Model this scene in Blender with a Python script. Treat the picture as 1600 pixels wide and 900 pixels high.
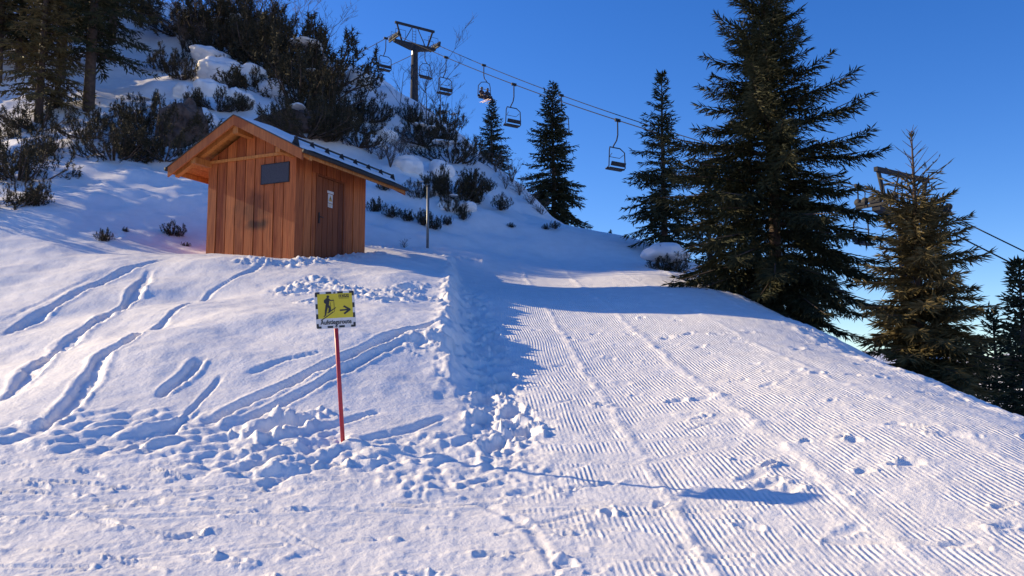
import bpy, bmesh, math, random
import numpy as np
from mathutils import Vector, Matrix

for o in list(bpy.data.objects): bpy.data.objects.remove(o)
S = bpy.context.scene
COL = S.collection
rad = math.radians

# ------------------------------------------------------------------ camera
F = 1350.0                                  # focal length in photograph pixels (1600 wide)
PITCH = math.atan(140 / F)
CAM = np.array([0.0, 0.0, 1.6])
cd = bpy.data.cameras.new('camera'); cam = bpy.data.objects.new('camera', cd); COL.objects.link(cam)
cd.sensor_width = 36; cd.lens = 36 * F / 1600; cd.clip_start = 0.05; cd.clip_end = 30000
cam.location = CAM; cam.rotation_euler = (math.pi / 2 + PITCH, 0, 0)
S.camera = cam

# ------------------------------------------------------------------ light
SUN_EL = rad(22.2)
SUN_AZ = rad(-68)                         # from +Y (view direction), negative = to the left
sdir = Vector((math.sin(SUN_AZ) * math.cos(SUN_EL), math.cos(SUN_AZ) * math.cos(SUN_EL), math.sin(SUN_EL)))
w = bpy.data.worlds.new('World'); S.world = w; w.use_nodes = True
wn = w.node_tree; bg = wn.nodes['Background']
sky = wn.nodes.new('ShaderNodeTexSky'); sky.sky_type = 'NISHITA'; sky.sun_disc = False
sky.sun_elevation = SUN_EL; sky.sun_rotation = SUN_AZ
sky.altitude = 1800; sky.air_density = 1.0; sky.dust_density = 0.9; sky.ozone_density = 3.0
hs = wn.nodes.new('ShaderNodeHueSaturation'); hs.inputs['Saturation'].default_value = 1.3; hs.inputs['Hue'].default_value = .515
wn.links.new(sky.outputs[0], hs.inputs['Color']); wn.links.new(hs.outputs[0], bg.inputs[0]); bg.inputs[1].default_value = 0.14
sl = bpy.data.lights.new('sun', 'SUN'); sun = bpy.data.objects.new('sun', sl); COL.objects.link(sun)
sl.energy = 5.0; sl.angle = rad(0.5); sl.color = (1.0, 0.80, 0.49)
sun.rotation_euler = sdir.to_track_quat('Z', 'Y').to_euler()
sun.location = (-20, 10, 30)
S.view_settings.view_transform = 'Standard'; S.view_settings.look = 'None'
S.view_settings.gamma = 1.0; S.view_settings.use_curve_mapping = False
S.view_settings.exposure = 0.54

# ------------------------------------------------------------------ pixel helpers
def ray(u, v):
    cp, sp = math.cos(PITCH), math.sin(PITCH)
    a, b = (u - 800) / F, (450 - v) / F
    return np.array([a, cp - b * sp, sp + b * cp])
def P(u, v, Y):
    d = ray(u, v); return CAM + d * (Y / d[1])

# ------------------------------------------------------------------ noise
_rng = np.random.RandomState(7)
_perm = _rng.permutation(512); _perm = np.concatenate([_perm, _perm, _perm])
_ang = _rng.rand(512) * 2 * np.pi
_gx, _gy = np.cos(_ang), np.sin(_ang)
def perlin(x, y):
    x = np.asarray(x, float); y = np.asarray(y, float)
    xi = np.floor(x).astype(int); yi = np.floor(y).astype(int)
    xf = x - xi; yf = y - yi
    xi &= 511; yi &= 511
    def g(i, j, dx, dy):
        h = _perm[_perm[i & 511] + (j & 511)] & 511
        return _gx[h] * dx + _gy[h] * dy
    fx = xf * xf * xf * (xf * (xf * 6 - 15) + 10); fy = yf * yf * yf * (yf * (yf * 6 - 15) + 10)
    a = g(xi, yi, xf, yf); b = g(xi + 1, yi, xf - 1, yf)
    c = g(xi, yi + 1, xf, yf - 1); d = g(xi + 1, yi + 1, xf - 1, yf - 1)
    return 1.4 * ((a + (b - a) * fx) + ((c + (d - c) * fx) - (a + (b - a) * fx)) * fy)
def fbm(x, y, o=4, gain=.5):
    r = 0; a = 1
    for i in range(o):
        r = r + a * perlin(x + 17.3 * i, y - 9.1 * i); x = x * 2.03; y = y * 2.03; a *= gain
    return r
def sstep(a, b, x):
    t = np.clip((np.asarray(x, float) - a) / (b - a), 0, 1); return t * t * (3 - 2 * t)

# ------------------------------------------------------------------ terrain: large shape
def zp(y):                                   # the groomed plane climbing away from the camera
    y = np.asarray(y, float)
    return np.where(y > 3, -.5 + .215 * y, .145 * np.exp((y - 3) * 1.48) )
def lipx(y): return .12 - .068 * np.asarray(y, float)
def stepf(x, y):                             # the lip where the bank ends at the boot track
    x = np.asarray(x, float); y = np.asarray(y, float)
    e = .16 * perlin(x * 1.1, y * 1.1 + 5) + .07 * perlin(x * 3.7, y * 3.7) + .035 * perlin(x * 9, y * 9)
    return (.19 + .08 * perlin(x * .6 + 9, y * .6)) * sstep(-.04, .26, lipx(y) - x + e) * sstep(7.6, 11, y) * (1 - sstep(20, 25, y))
ctl = []
for y in (0, 4, 7, 10, 14, 18, 22):
    for x, up_ in ((-.3, 0), (2.3, .09), (4.6, .10)): ctl.append((x, y, float(zp(y)) + up_ * (y < 9)))
    ctl.append((5.5, y, float(zp(y)) - .40)); ctl.append((7, y, float(zp(y)) - 1.35))
    ctl.append((10, y, float(zp(y)) - 2.6)); ctl.append((15, y, float(zp(y)) - 5.6)); ctl.append((26, y, float(zp(y)) - 11))
for x in (1.0, 3.6): ctl.append((x, 26, float(zp(26)) + .12))
for y in (-4, 1, 4, 6.2):
    for x in (-3, -6, -10): ctl.append((x, y, float(zp(y))))
for x in (0, 6, 14, -12): ctl.append((x, -10, -.3))
for y, k, c in ((8.5, .45, 0), (10, .9, 0), (12, 1.05, .01), (15, 1, .05), (17, 1, .10)):
    for x in (-1.4, -3, -4.8): ctl.append((x, y, float(zp(y)) + k * .43 + c * (-.95 - x)))
for (u, v, Y) in [
    (0, 640, 8.7), (60, 560, 10.6), (0, 520, 12.0), (200, 520, 11.5), (0, 470, 14.0), (130, 440, 15.0), (330, 470, 14.0),
    (0, 425, 16.0), (100, 408, 16.8), (200, 398, 17.2), (270, 399, 17.4), (330, 400, 19.0), (458, 404, 17.9), (577, 396, 20.0), (400, 402, 18.3),
    (0, 335, 20), (100, 330, 20.5), (200, 372, 19.6), (285, 372, 21), (290, 310, 24), (200, 320, 22.5),
    (0, 240, 27), (100, 235, 27.5), (200, 250, 27), (255, 235, 28.5), (150, 150, 35), (250, 100, 40), (300, 46, 46), (0, 110, 37), (0, -40, 48), (150, 10, 47),
    (330, 150, 34), (430, 150, 36), (380, 100, 40), (400, 50, 46), (480, 75, 47), (480, 190, 33),
    (600, 310, 27), (650, 345, 25.5), (700, 372, 25), (620, 230, 36), (680, 260, 34), (740, 310, 30.5), (800, 346, 28.5), (860, 366, 27.5), (640, 386, 23.6),
    (540, 108, 55), (600, 152, 52), (650, 180, 50), (700, 206, 47), (740, 236, 43), (800, 280, 38.5), (850, 328, 35), (890, 364, 32),
    (950, 369, 31), (1010, 377, 29), (760, 405, 22.5), (640, 398, 20.5)]:
    p = P(u, v, Y); ctl.append((p[0], p[1], p[2]))
for (x, y, z) in [(4, 40, 4.6), (9, 38, 2.0), (2, 55, 4), (12, 55, -3), (20, 42, -5), (30, 60, -14), (30, 30, -12),
                  (-10, 85, 23.5), (-2, 70, 15), (6, 75, 5), (-22, 75, 26), (-40, 60, 32), (-42, 35, 12), (-30, 20, 3.2), (-18, 12, 2.0),
                  (-22, 24, 4.2), (-27, 30, 7.0), (-30, 5, .3), (-30, -10, -.5), (-20, 100, 27), (-45, 100, 40), (5, 100, 4), (30, 100, -18), (-14, 62, 23.5), (2, 48, 7.5), (-1, 55, 11.5)]:
    ctl.append((x, y, z))
ctl = np.array(ctl)
cz = ctl[:, 2] - stepf(ctl[:, 0], ctl[:, 1])
def _k(r2): return np.where(r2 > 1e-12, .5 * r2 * np.log(np.maximum(r2, 1e-12)), 0)
n = len(ctl)
K = _k((ctl[:, None, 0] - ctl[None, :, 0]) ** 2 + (ctl[:, None, 1] - ctl[None, :, 1]) ** 2)
K += np.eye(n) * .6
Q = np.c_[np.ones(n), ctl[:, :2]]
A = np.block([[K, Q], [Q.T, np.zeros((3, 3))]])
sol = np.linalg.solve(A, np.r_[cz, 0, 0, 0])
GX0, GX1, GY0, GY1, GS = -75., 60., -20., 130., .3
gx = np.arange(GX0, GX1, GS); gy = np.arange(GY0, GY1, GS)
XX, YY = np.meshgrid(gx, gy)
ZG = sol[n] + sol[n + 1] * XX + sol[n + 2] * YY
for i in range(n): ZG += sol[i] * _k((XX - ctl[i, 0]) ** 2 + (YY - ctl[i, 1]) ** 2)
def farz(x, y):
    r = np.hypot(x, y); th = np.arctan2(x, y)
    m = 40 + 230 * sstep(1500, 4200, r) * (.55 + .5 * fbm(x / 900, y / 900, 5)) * (.5 + .5 * sstep(.2, .5, th))
    return -25 - 60 * sstep(120, 500, r) + m * sstep(900, 3800, r)
def base(x, y):
    x = np.asarray(x, float); y = np.asarray(y, float)
    fx = np.clip((x - GX0) / GS, 0, len(gx) - 1.001); fy = np.clip((y - GY0) / GS, 0, len(gy) - 1.001)
    i = fx.astype(int); j = fy.astype(int); a = fx - i; b = fy - j
    z = (ZG[j, i] * (1 - a) + ZG[j, i + 1] * a) * (1 - b) + (ZG[j + 1, i] * (1 - a) + ZG[j + 1, i + 1] * a) * b
    z = z + stepf(x, y)
    hill = sstep(21, 27, y + .25 * (-x - 4)) * sstep(3.5, -1, x - (y - 28) * .12)
    z = z + hill * (.34 * fbm(x / 3.1, y / 3.1, 4) + .25 * np.abs(perlin(x / 1.7 + 3, y / 1.7)))
    r = np.hypot(x, y)
    t = sstep(95, 150, r)
    return z * (1 - t) + farz(x, y) * t
def gz(x, y): return float(base(x, y))
_Ys = np.concatenate([np.arange(3, 40, .04), np.arange(40, 110, .15)])
def hit(u, v):
    d = ray(u, v); p = CAM[None] + d[None] * (_Ys / d[1])[:, None]
    below = p[:, 2] < base(p[:, 0], p[:, 1])
    k = int(np.argmax(below)) if below.any() else -1
    return p[k]
def ground(u, Y):
    x = (u - 800) / F * Y / math.cos(PITCH) * 1.0
    return np.array([x, Y, gz(x, Y)])

# ------------------------------------------------------------------ materials
def mat(name):
    m = bpy.data.materials.new(name); m.use_nodes = True
    return m, m.node_tree, m.node_tree.nodes['Principled BSDF']
def simple(name, col, rough=.6, metal=0, var=.15, scale=8, bump=0):
    m, t, p = mat(name)
    p.inputs['Roughness'].default_value = rough; p.inputs['Metallic'].default_value = metal
    tc = t.nodes.new('ShaderNodeTexCoord'); nz = t.nodes.new('ShaderNodeTexNoise')
    nz.inputs['Scale'].default_value = scale; nz.inputs['Detail'].default_value = 4
    t.links.new(tc.outputs['Object'], nz.inputs['Vector'])
    r = t.nodes.new('ShaderNodeValToRGB'); t.links.new(nz.outputs['Fac'], r.inputs[0])
    r.color_ramp.elements[0].position = .3; r.color_ramp.elements[1].position = .7
    r.color_ramp.elements[0].color = (*[c * (1 - var) for c in col], 1); r.color_ramp.elements[1].color = (*[min(1, c * (1 + var)) for c in col], 1)
    t.links.new(r.outputs[0], p.inputs['Base Color'])
    if bump:
        b = t.nodes.new('ShaderNodeBump'); b.inputs['Strength'].default_value = .6; b.inputs['Distance'].default_value = bump
        t.links.new(nz.outputs['Fac'], b.inputs['Height']); t.links.new(b.outputs[0], p.inputs['Normal'])
    return m
def math_node(t, op, a, b=None, c=None):
    n = t.nodes.new('ShaderNodeMath'); n.operation = op
    for i, v in enumerate((a, b, c)):
        if v is None: continue
        if isinstance(v, (int, float)): n.inputs[i].default_value = v
        else: t.links.new(v, n.inputs[i])
    return n.outputs[0]
SNOWCOL = (.86, .86, .885)
def snow_mat(name, cord):
    m, t, p = mat(name)
    p.inputs['Base Color'].default_value = (*SNOWCOL, 1)
    p.inputs['Roughness'].default_value = .55; p.inputs['Specular IOR Level'].default_value = .25
    tc = t.nodes.new('ShaderNodeTexCoord')
    n1 = t.nodes.new('ShaderNodeTexNoise'); n1.inputs['Scale'].default_value = 22; n1.inputs['Detail'].default_value = 6; n1.inputs['Roughness'].default_value = .62
    n2 = t.nodes.new('ShaderNodeTexNoise'); n2.inputs['Scale'].default_value = 3.2; n2.inputs['Detail'].default_value = 3
    for q in (n1, n2): t.links.new(tc.outputs['Object'], q.inputs['Vector'])
    h = math_node(t, 'MULTIPLY', n1.outputs['Fac'], .010)
    if cord:
        at = t.nodes.new('ShaderNodeAttribute'); at.attribute_name = 'cord'
        sx = t.nodes.new('ShaderNodeSeparateXYZ'); t.links.new(tc.outputs['Object'], sx.inputs[0])
        n4 = t.nodes.new('ShaderNodeTexNoise'); n4.inputs['Scale'].default_value = .45; n4.inputs['Detail'].default_value = 1
        t.links.new(tc.outputs['Object'], n4.inputs['Vector'])
        wob = math_node(t, 'MULTIPLY', n4.outputs['Fac'], .12)
        xx = math_node(t, 'ADD', sx.outputs[0], wob)
        xs = math_node(t, 'MULTIPLY_ADD', sx.outputs[1], .045, xx)
        ph = math_node(t, 'MULTIPLY', xs, 2 * math.pi / .038)
        wv = math_node(t, 'SINE', ph)
        # grain breaks the ridges up
        n3 = t.nodes.new('ShaderNodeTexNoise'); n3.inputs['Scale'].default_value = 5.5; n3.inputs['Detail'].default_value = 5; n3.inputs['Roughness'].default_value = .65
        mp = t.nodes.new('ShaderNodeMapping'); mp.inputs['Scale'].default_value = (1.5, .55, 1)
        t.links.new(tc.outputs['Object'], mp.inputs[0]); t.links.new(mp.outputs[0], n3.inputs['Vector'])
        r = t.nodes.new('ShaderNodeMapRange'); r.inputs[1].default_value = .40; r.inputs[2].default_value = .56
        r.inputs[3].default_value = .12; r.inputs[4].default_value = 1
        t.links.new(n3.outputs['Fac'], r.inputs[0])
        am = math_node(t, 'MULTIPLY', at.outputs['Fac'], r.outputs[0])
        am = math_node(t, 'MULTIPLY', am, .0031)
        cw = math_node(t, 'MULTIPLY', wv, am)
        h = math_node(t, 'ADD', h, cw)
        cr = t.nodes.new('ShaderNodeMapRange'); cr.inputs[3].default_value = .5; cr.inputs[4].default_value = 1.0
    b = t.nodes.new('ShaderNodeBump'); b.inputs['Strength'].default_value = 1; b.inputs['Distance'].default_value = 1
    t.links.new(h, b.inputs['Height']); t.links.new(b.outputs[0], p.inputs['Normal'])
    # faint dirt and density variation of trodden snow
    rr = t.nodes.new('ShaderNodeValToRGB'); t.links.new(n2.outputs['Fac'], rr.inputs[0])
    rr.color_ramp.elements[0].position = .3; rr.color_ramp.elements[1].position = .7
    rr.color_ramp.elements[0].color = (.83, .80, .78, 1); rr.color_ramp.elements[1].color = (.90, .87, .85, 1)
    t.links.new(rr.outputs[0], p.inputs['Base Color'])
    return m
M = {}
M['snow'] = snow_mat('snow_ground', True); M['snowcap'] = snow_mat('snow_loose', False)
def wood(name, c0, c1, stain=False, rough=.65):
    m, t, p = mat(name); p.inputs['Roughness'].default_value = rough
    p.inputs['Specular IOR Level'].default_value = .3
    tc = t.nodes.new('ShaderNodeTexCoord'); oi = t.nodes.new('ShaderNodeObjectInfo')
    mp = t.nodes.new('ShaderNodeMapping'); mp.inputs['Scale'].default_value = (26, 26, 1.6)
    t.links.new(tc.outputs['Object'], mp.inputs[0])
    ad = t.nodes.new('ShaderNodeVectorMath'); ad.operation = 'ADD'; t.links.new(mp.outputs[0], ad.inputs[0])
    cb = t.nodes.new('ShaderNodeCombineXYZ'); k = math_node(t, 'MULTIPLY', oi.outputs['Random'], 37.); t.links.new(k, cb.inputs[2]); t.links.new(cb.outputs[0], ad.inputs[1])
    nz = t.nodes.new('ShaderNodeTexNoise'); nz.inputs['Scale'].default_value = 1; nz.inputs['Detail'].default_value = 6; nz.inputs['Distortion'].default_value = .6
    t.links.new(ad.outputs[0], nz.inputs['Vector'])
    f = math_node(t, 'MULTIPLY_ADD', oi.outputs['Random'], .30, math_node(t, 'SUBTRACT', nz.outputs['Fac'], .15))
    r = t.nodes.new('ShaderNodeValToRGB'); t.links.new(f, r.inputs[0])
    r.color_ramp.elements[0].position = .28; r.color_ramp.elements[1].position = .74
    r.color_ramp.elements[0].color = (*c0, 1); r.color_ramp.elements[1].color = (*c1, 1)
    out = r.outputs[0]
    if stain:
        n2 = t.nodes.new('ShaderNodeTexNoise'); n2.inputs['Scale'].default_value = 3.4; n2.inputs['Detail'].default_value = 5
        t.links.new(tc.outputs['Object'], n2.inputs['Vector'])
        def spot(y, z, ry, rz):
            s = t.nodes.new('ShaderNodeSeparateXYZ'); t.links.new(tc.outputs['Object'], s.inputs[0])
            a = math_node(t, 'DIVIDE', math_node(t, 'SUBTRACT', s.outputs[1], y), ry); b = math_node(t, 'DIVIDE', math_node(t, 'SUBTRACT', s.outputs[2], z), rz)
            d = math_node(t, 'SQRT', math_node(t, 'ADD', math_node(t, 'MULTIPLY', a, a), math_node(t, 'MULTIPLY', b, b)))
            d = math_node(t, 'ADD', d, math_node(t, 'MULTIPLY_ADD', n2.outputs['Fac'], 1.6, -.8))
            mr = t.nodes.new('ShaderNodeMapRange'); mr.inputs[1].default_value = .35; mr.inputs[2].default_value = 1.1; mr.inputs[3].default_value = 1; mr.inputs[4].default_value = 0
            t.links.new(d, mr.inputs[0]); return mr.outputs[0]
        sp = math_node(t, 'MAXIMUM', math_node(t, 'MULTIPLY', spot(1.12, 1.15, .48, .55), .55), math_node(t, 'MULTIPLY', spot(1.0, .80, .42, .16), .85))
        mx = t.nodes.new('ShaderNodeMix'); mx.data_type = 'RGBA'
        t.links.new(sp, mx.inputs[0]); t.links.new(out, mx.inputs[6]); mx.inputs[7].default_value = (.03, .016, .012, 1); out = mx.outputs[2]
    t.links.new(out, p.inputs['Base Color'])
    b = t.nodes.new('ShaderNodeBump'); b.inputs['Strength'].default_value = .5; b.inputs['Distance'].default_value = .004
    t.links.new(nz.outputs['Fac'], b.inputs['Height']); t.links.new(b.outputs[0], p.inputs['Normal'])
    return m
M['board'] = wood('stained_board', (.25, .056, .015), (.55, .158, .043), True)
M['doorwood'] = wood('door_board', (.13, .030, .010), (.26, .070, .020))
M['seam'] = wood('gap_shade_inner_wood', (.03, .012, .006), (.07, .025, .012))  # wall core near-black: the shade between boards is put into its colour
M['rafter'] = wood('rafter_wood', (.34, .11, .024), (.60, .24, .065))
M['barge'] = wood('barge_wood', (.25, .06, .015), (.46, .14, .038))
M['metal_dark'] = simple('dark_metal', (.022, .021, .023), .8, 0)
M['metal_grey'] = simple('grey_metal', (.16, .17, .18), .5, .7)
M['steel'] = simple('backlit_dark_steel', (.028, .029, .034), .95, 0, .2, 3)  # near-black: the backlit silhouette look is put into the colour
M['rope'] = simple('steel_rope', (.012, .012, .014), .95, 0)
M['chair'] = simple('chair_dark', (.018, .019, .025), .9)
M['shutter'] = simple('vent_panel', (.045, .038, .045), .5, 0, .25, 30)
M['white'] = simple('white_plate', (.62, .61, .62), .45, 0, .05)
M['yellow'] = simple('yellow_plate', (.62, .50, .02), .45, 0, .06)
M['black'] = simple('black_print', (.018, .017, .018), .5, 0, .1)
M['red'] = simple('red_paint', (.42, .022, .035), .4, 0, .15, 12)
M['rock'] = simple('rock', (.10, .068, .055), .9, 0, .6, 5, .3)
M['bark'] = simple('bark', (.075, .05, .038), .9, 0, .4, 9, .03)
M['twig'] = simple('bare_twig', (.10, .072, .058), .9, 0, .3, 6)
M['drytwig'] = simple('dry_twig', (.27, .15, .10), .9, 0, .3, 6)
M['cloth1'] = simple('ski_clothing_dark', (.03, .03, .045), .8)
M['cloth2'] = simple('ski_clothing_brown', (.07, .035, .03), .8)
M['skin'] = simple('skin', (.5, .3, .22), .6)
def foliage(name, c0, c1, c2):
    m, t, p = mat(name); p.inputs['Roughness'].default_value = .7; p.inputs['Specular IOR Level'].default_value = .2
    ge = t.nodes.new('ShaderNodeNewGeometry'); tc = t.nodes.new('ShaderNodeTexCoord')
    nz = t.nodes.new('ShaderNodeTexNoise'); nz.inputs['Scale'].default_value = 1.7; nz.inputs['Detail'].default_value = 3
    t.links.new(tc.outputs['Object'], nz.inputs['Vector'])
    f = math_node(t, 'MULTIPLY_ADD', ge.outputs['Random Per Island'], .5, math_node(t, 'MULTIPLY', nz.outputs['Fac'], .6))
    r = t.nodes.new('ShaderNodeValToRGB'); t.links.new(f, r.inputs[0])
    r.color_ramp.elements[0].position = .2; r.color_ramp.elements[1].position = .85
    e = r.color_ramp.elements.new(.55); e.color = (*c1, 1)
    r.color_ramp.elements[0].color = (*c0, 1); r.color_ramp.elements[2].color = (*c2, 1)
    t.links.new(r.outputs[0], p.inputs['Base Color'])
    return m
M['needles'] = foliage('spruce_needles', (.020, .026, .014), (.042, .048, .022), (.085, .075, .034))
M['needles_sunlit'] = foliage('sunlit_spruce_needles', (.05, .045, .020), (.12, .095, .038), (.21, .155, .068))  # lighter, warmer copy of the spruce needles with sunlight painted into the colour
M['pine'] = foliage('dwarf_pine_needles', (.020, .018, .011), (.042, .036, .018), (.095, .068, .034))

# ------------------------------------------------------------------ object helpers
def link(name, me, m=None, parent=None):
    o = bpy.data.objects.new(name, me); COL.objects.link(o)
    if m is not None and not me.materials: me.materials.append(m)
    if parent is not None: o.parent = parent
    return o
def tag(o, label, cat, group=None):
    o['label'] = label; o['category'] = cat
    if group: o['group'] = group
    return o
def thing(name, label, cat, loc, rotz=0, group=None):
    o = bpy.data.objects.new(name, None); COL.objects.link(o); o.empty_display_size = .2
    o.location = [float(c) for c in loc]; o.rotation_euler = (0, 0, rotz)
    return tag(o, label, cat, group)
def mesh_np(name, V, Fc, smooth=False):
    """V (n,3); Fc list/array of equal-length faces"""
    V = np.asarray(V, np.float32); Fc = np.asarray(Fc, np.int32)
    me = bpy.data.meshes.new(name); k = Fc.shape[1]
    me.vertices.add(len(V)); me.vertices.foreach_set('co', V.ravel())
    me.loops.add(Fc.size); me.loops.foreach_set('vertex_index', Fc.ravel())
    me.polygons.add(len(Fc)); me.polygons.foreach_set('loop_start', np.arange(0, Fc.size, k, dtype=np.int32))
    me.polygons.foreach_set('use_smooth', np.full(len(Fc), smooth))
    me.update(calc_edges=True); me.validate()
    return me
def mesh_bm(name, bm, smooth=False):
    bmesh.ops.recalc_face_normals(bm, faces=bm.faces)
    me = bpy.data.meshes.new(name); bm.to_mesh(me); bm.free()
    if smooth: me.shade_smooth()
    return me
def bm_box(bm, x0, x1, y0, y1, z0, z1, bev=0):
    r = bmesh.ops.create_cube(bm, size=1)
    bmesh.ops.scale(bm, vec=(x1 - x0, y1 - y0, z1 - z0), verts=r['verts'])
    bmesh.ops.translate(bm, vec=((x0 + x1) / 2, (y0 + y1) / 2, (z0 + z1) / 2), verts=r['verts'])
    if bev:
        es = list({e for vv in r['verts'] for e in vv.link_edges})
        bmesh.ops.bevel(bm, geom=es, offset=bev, segments=1, affect='EDGES')
def box(name, x0, x1, y0, y1, z0, z1, m, parent, bev=0):
    bm = bmesh.new(); bm_box(bm, x0, x1, y0, y1, z0, z1, bev); return link(name, mesh_bm(name, bm), m, parent)
def bm_prism(bm, pts, vec):
    """polygon pts (3d) extruded along vec"""
    a = [bm.verts.new(p) for p in pts]; b = [bm.verts.new(Vector(p) + Vector(vec)) for p in pts]
    bm.faces.new(a); bm.faces.new(b[::-1]); k = len(a)
    for i in range(k): bm.faces.new((a[i], a[(i + 1) % k], b[(i + 1) % k], b[i]))
def prism(name, pts, vec, m, parent):
    bm = bmesh.new(); bm_prism(bm, pts, vec); return link(name, mesh_bm(name, bm), m, parent)
def bm_tube(bm, pts, radii, sides=6, cap=True):
    pts = [Vector(p) for p in pts]
    if isinstance(radii, (int, float)): radii = [radii] * len(pts)
    rings = []; prev = None
    for i, p in enumerate(pts):
        d = (pts[min(i + 1, len(pts) - 1)] - pts[max(i - 1, 0)]).normalized()
        if prev is None:
            up = Vector((0, 0, 1)) if abs(d.z) < .9 else Vector((1, 0, 0)); a = d.cross(up).normalized()
        else:
            a = (prev - d * prev.dot(d)).normalized()
        prev = a; b = d.cross(a)
        rings.append([bm.verts.new(p + (a * math.cos(2 * math.pi * k / sides) + b * math.sin(2 * math.pi * k / sides)) * radii[i]) for k in range(sides)])
    for r0, r1 in zip(rings, rings[1:]):
        for k in range(sides): bm.faces.new((r0[k], r0[(k + 1) % sides], r1[(k + 1) % sides], r1[k]))
    if cap: bm.faces.new(rings[0][::-1]); bm.faces.new(rings[-1])
def tube(name, pts, radii, m, parent, sides=8, smooth=True):
    bm = bmesh.new(); bm_tube(bm, pts, radii, sides); return link(name, mesh_bm(name, bm, smooth), m, parent)
def copy_tree(o, parent=None):
    c = o.copy(); COL.objects.link(c); c.parent = parent
    for ch in list(o.children): copy_tree(ch, c)
    return c

# ------------------------------------------------------------------ terrain mesh
tan_half = .86
dense = np.linspace(-rad(40), rad(40), 1000)
rest = np.linspace(rad(40), rad(320), 90)[1:-1]
TH = np.concatenate([dense, rest])
rr = [.4]
while rr[-1] < 26: rr.append(rr[-1] * (1.05 if rr[-1] < 3.2 else (1.0043 if rr[-1] < 22 else 1.007)))
while rr[-1] < 105: rr.append(rr[-1] * 1.0125)
while rr[-1] < 12000: rr.append(rr[-1] * 1.09)
RR = np.array(rr)
nr, nt = len(RR), len(TH)
RM, TM = np.meshgrid(RR, TH, indexing='ij')
TX = RM * np.sin(TM); TY = RM * np.cos(TM)
TZ = base(TX.ravel(), TY.ravel()).reshape(nr, nt)
cord = np.zeros((nr, nt))
r_hi = int(np.searchsorted(RR, 30)); 
sx, sy = TX[:r_hi, :1000], TY[:r_hi, :1000]
dz = np.zeros_like(sx)
mk = np.zeros_like(sx)          # 1 where corduroy is wiped out
def seg_dist(ax, ay, bx, by):
    dx, dy = bx - ax, by - ay; L2 = dx * dx + dy * dy + 1e-9
    t = np.clip(((sx - ax) * dx + (sy - ay) * dy) / L2, 0, 1)
    return np.hypot(sx - ax - t * dx, sy - ay - t * dy), t
def poly_dist(px):
    w3 = [hit(*p) for p in px]
    best = np.full(sx.shape, 9e9); along = np.zeros(sx.shape)
    for i, (a, b) in enumerate(zip(w3, w3[1:])):
        d, t = seg_dist(a[0], a[1], b[0], b[1])
        k = d < best; best[k] = d[k]; along[k] = (i + t)[k]
    return best, along / (len(px) - 1)
n_edge = fbm(sx * 5, sy * 5, 3); n_mid = fbm(sx * 2.1, sy * 2.1, 4); n_fine = fbm(sx * 9, sy * 9, 3)
def track(px, width, depth, rim=.22, taper=True):
    global dz
    width *= .72; depth *= .45
    d, al = poly_dist(px)
    d = d * (1 + .25 * n_edge) + .05 * n_mid * width
    q = d / (width * (.85 + .45 * perlin(sx * 1.3 + px[0][0], sy * 1.3)))
    tp = np.clip(np.minimum(al, 1 - al) * 7, 0, 1) if taper else 1
    prof = -depth * (1 - sstep(.45, 1.0, q)) * (1 + .25 * n_fine) + depth * rim * np.exp(-((q - 1.35) / .3) ** 2) * (1 + .6 * n_edge)
    dz += prof * tp * (q < 3)
# old ski and boot tracks over the bank
track([(0, 528), (60, 495), (130, 452), (200, 420), (262, 404)], .17, .14)
track([(0, 505), (80, 465), (150, 430)], .10, .03)
track([(238, 415), (205, 468), (150, 503), (110, 532), (55, 575), (0, 628)], .19, .15)
track([(452, 402), (400, 420), (330, 458), (262, 497), (200, 532)], .10, .06)
track([(265, 497), (200, 533), (160, 556), (132, 605), (95, 648), (40, 684)], .14, .13)
track([(315, 562), (292, 586), (245, 622)], .11, .14)
track([(714, 510), (640, 513), (580, 540), (500, 578), (430, 610), (365, 640), (310, 672)], .14, .15)
track([(640, 530), (590, 552), (510, 596), (440, 632), (360, 668)], .11, .11)
track([(505, 552), (440, 566), (385, 586)], .08, .06)
track([(600, 640), (520, 665), (430, 690)], .10, .07)
track([(700, 650), (640, 672), (560, 690)], .12, .07)
track([(440, 664), (410, 690)], .12, .10)
track([(320, 640), (250, 680), (180, 715)], .09, .06)
track([(350, 585), (300, 640), (255, 690)], .07, .05)
# crumbled snow thrown up along the foot of the bank, by the hut, and in the boot track
def zone(px, wid, soft=.5):
    d, _ = poly_dist(px); return 1 - sstep(wid * soft, wid, d + .25 * wid * n_mid)
def lump(f): return np.abs(fbm(sx * f, sy * f, 3)) 
rid = .6 * perlin(sx * 2.2, sy * 2.2) + .9 * (np.abs(perlin(sx * 5.6, sy * 5.6)) - .3) + .6 * np.maximum(perlin(sx * 11 + 4, sy * 11), -.1) + .3 * np.maximum(perlin(sx * 21, sy * 21 + 4), 0)
aniso = np.abs(fbm((-sx * .57 + sy * .82) * 3.6, (sx * .82 + sy * .57) * 1.5, 2)) - .3
z1 = zone([(70, 672), (190, 672), (300, 690), (400, 705), (470, 712)], .62)
dz += z1 * (.085 * aniso + .022 * rid)
z2 = zone([(430, 722), (520, 708), (600, 712), (680, 700), (770, 690), (790, 660)], .52)
dz += z2 * (.030 * rid + .035 * aniso)
z3 = zone([(650, 755), (760, 745), (830, 742)], .35); dz += z3 * .035 * rid
z4 = zone([(390, 408), (460, 412), (540, 402), (590, 398)], .42); dz += z4 * (.09 * rid + .02)
z5 = zone([(455, 452), (500, 440), (560, 455), (640, 460), (700, 470)], .40); dz += z5 * .09 * rid
z6 = zone([(590, 385), (640, 388), (700, 400), (740, 406)], .35); dz += z6 * .08 * rid
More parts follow.
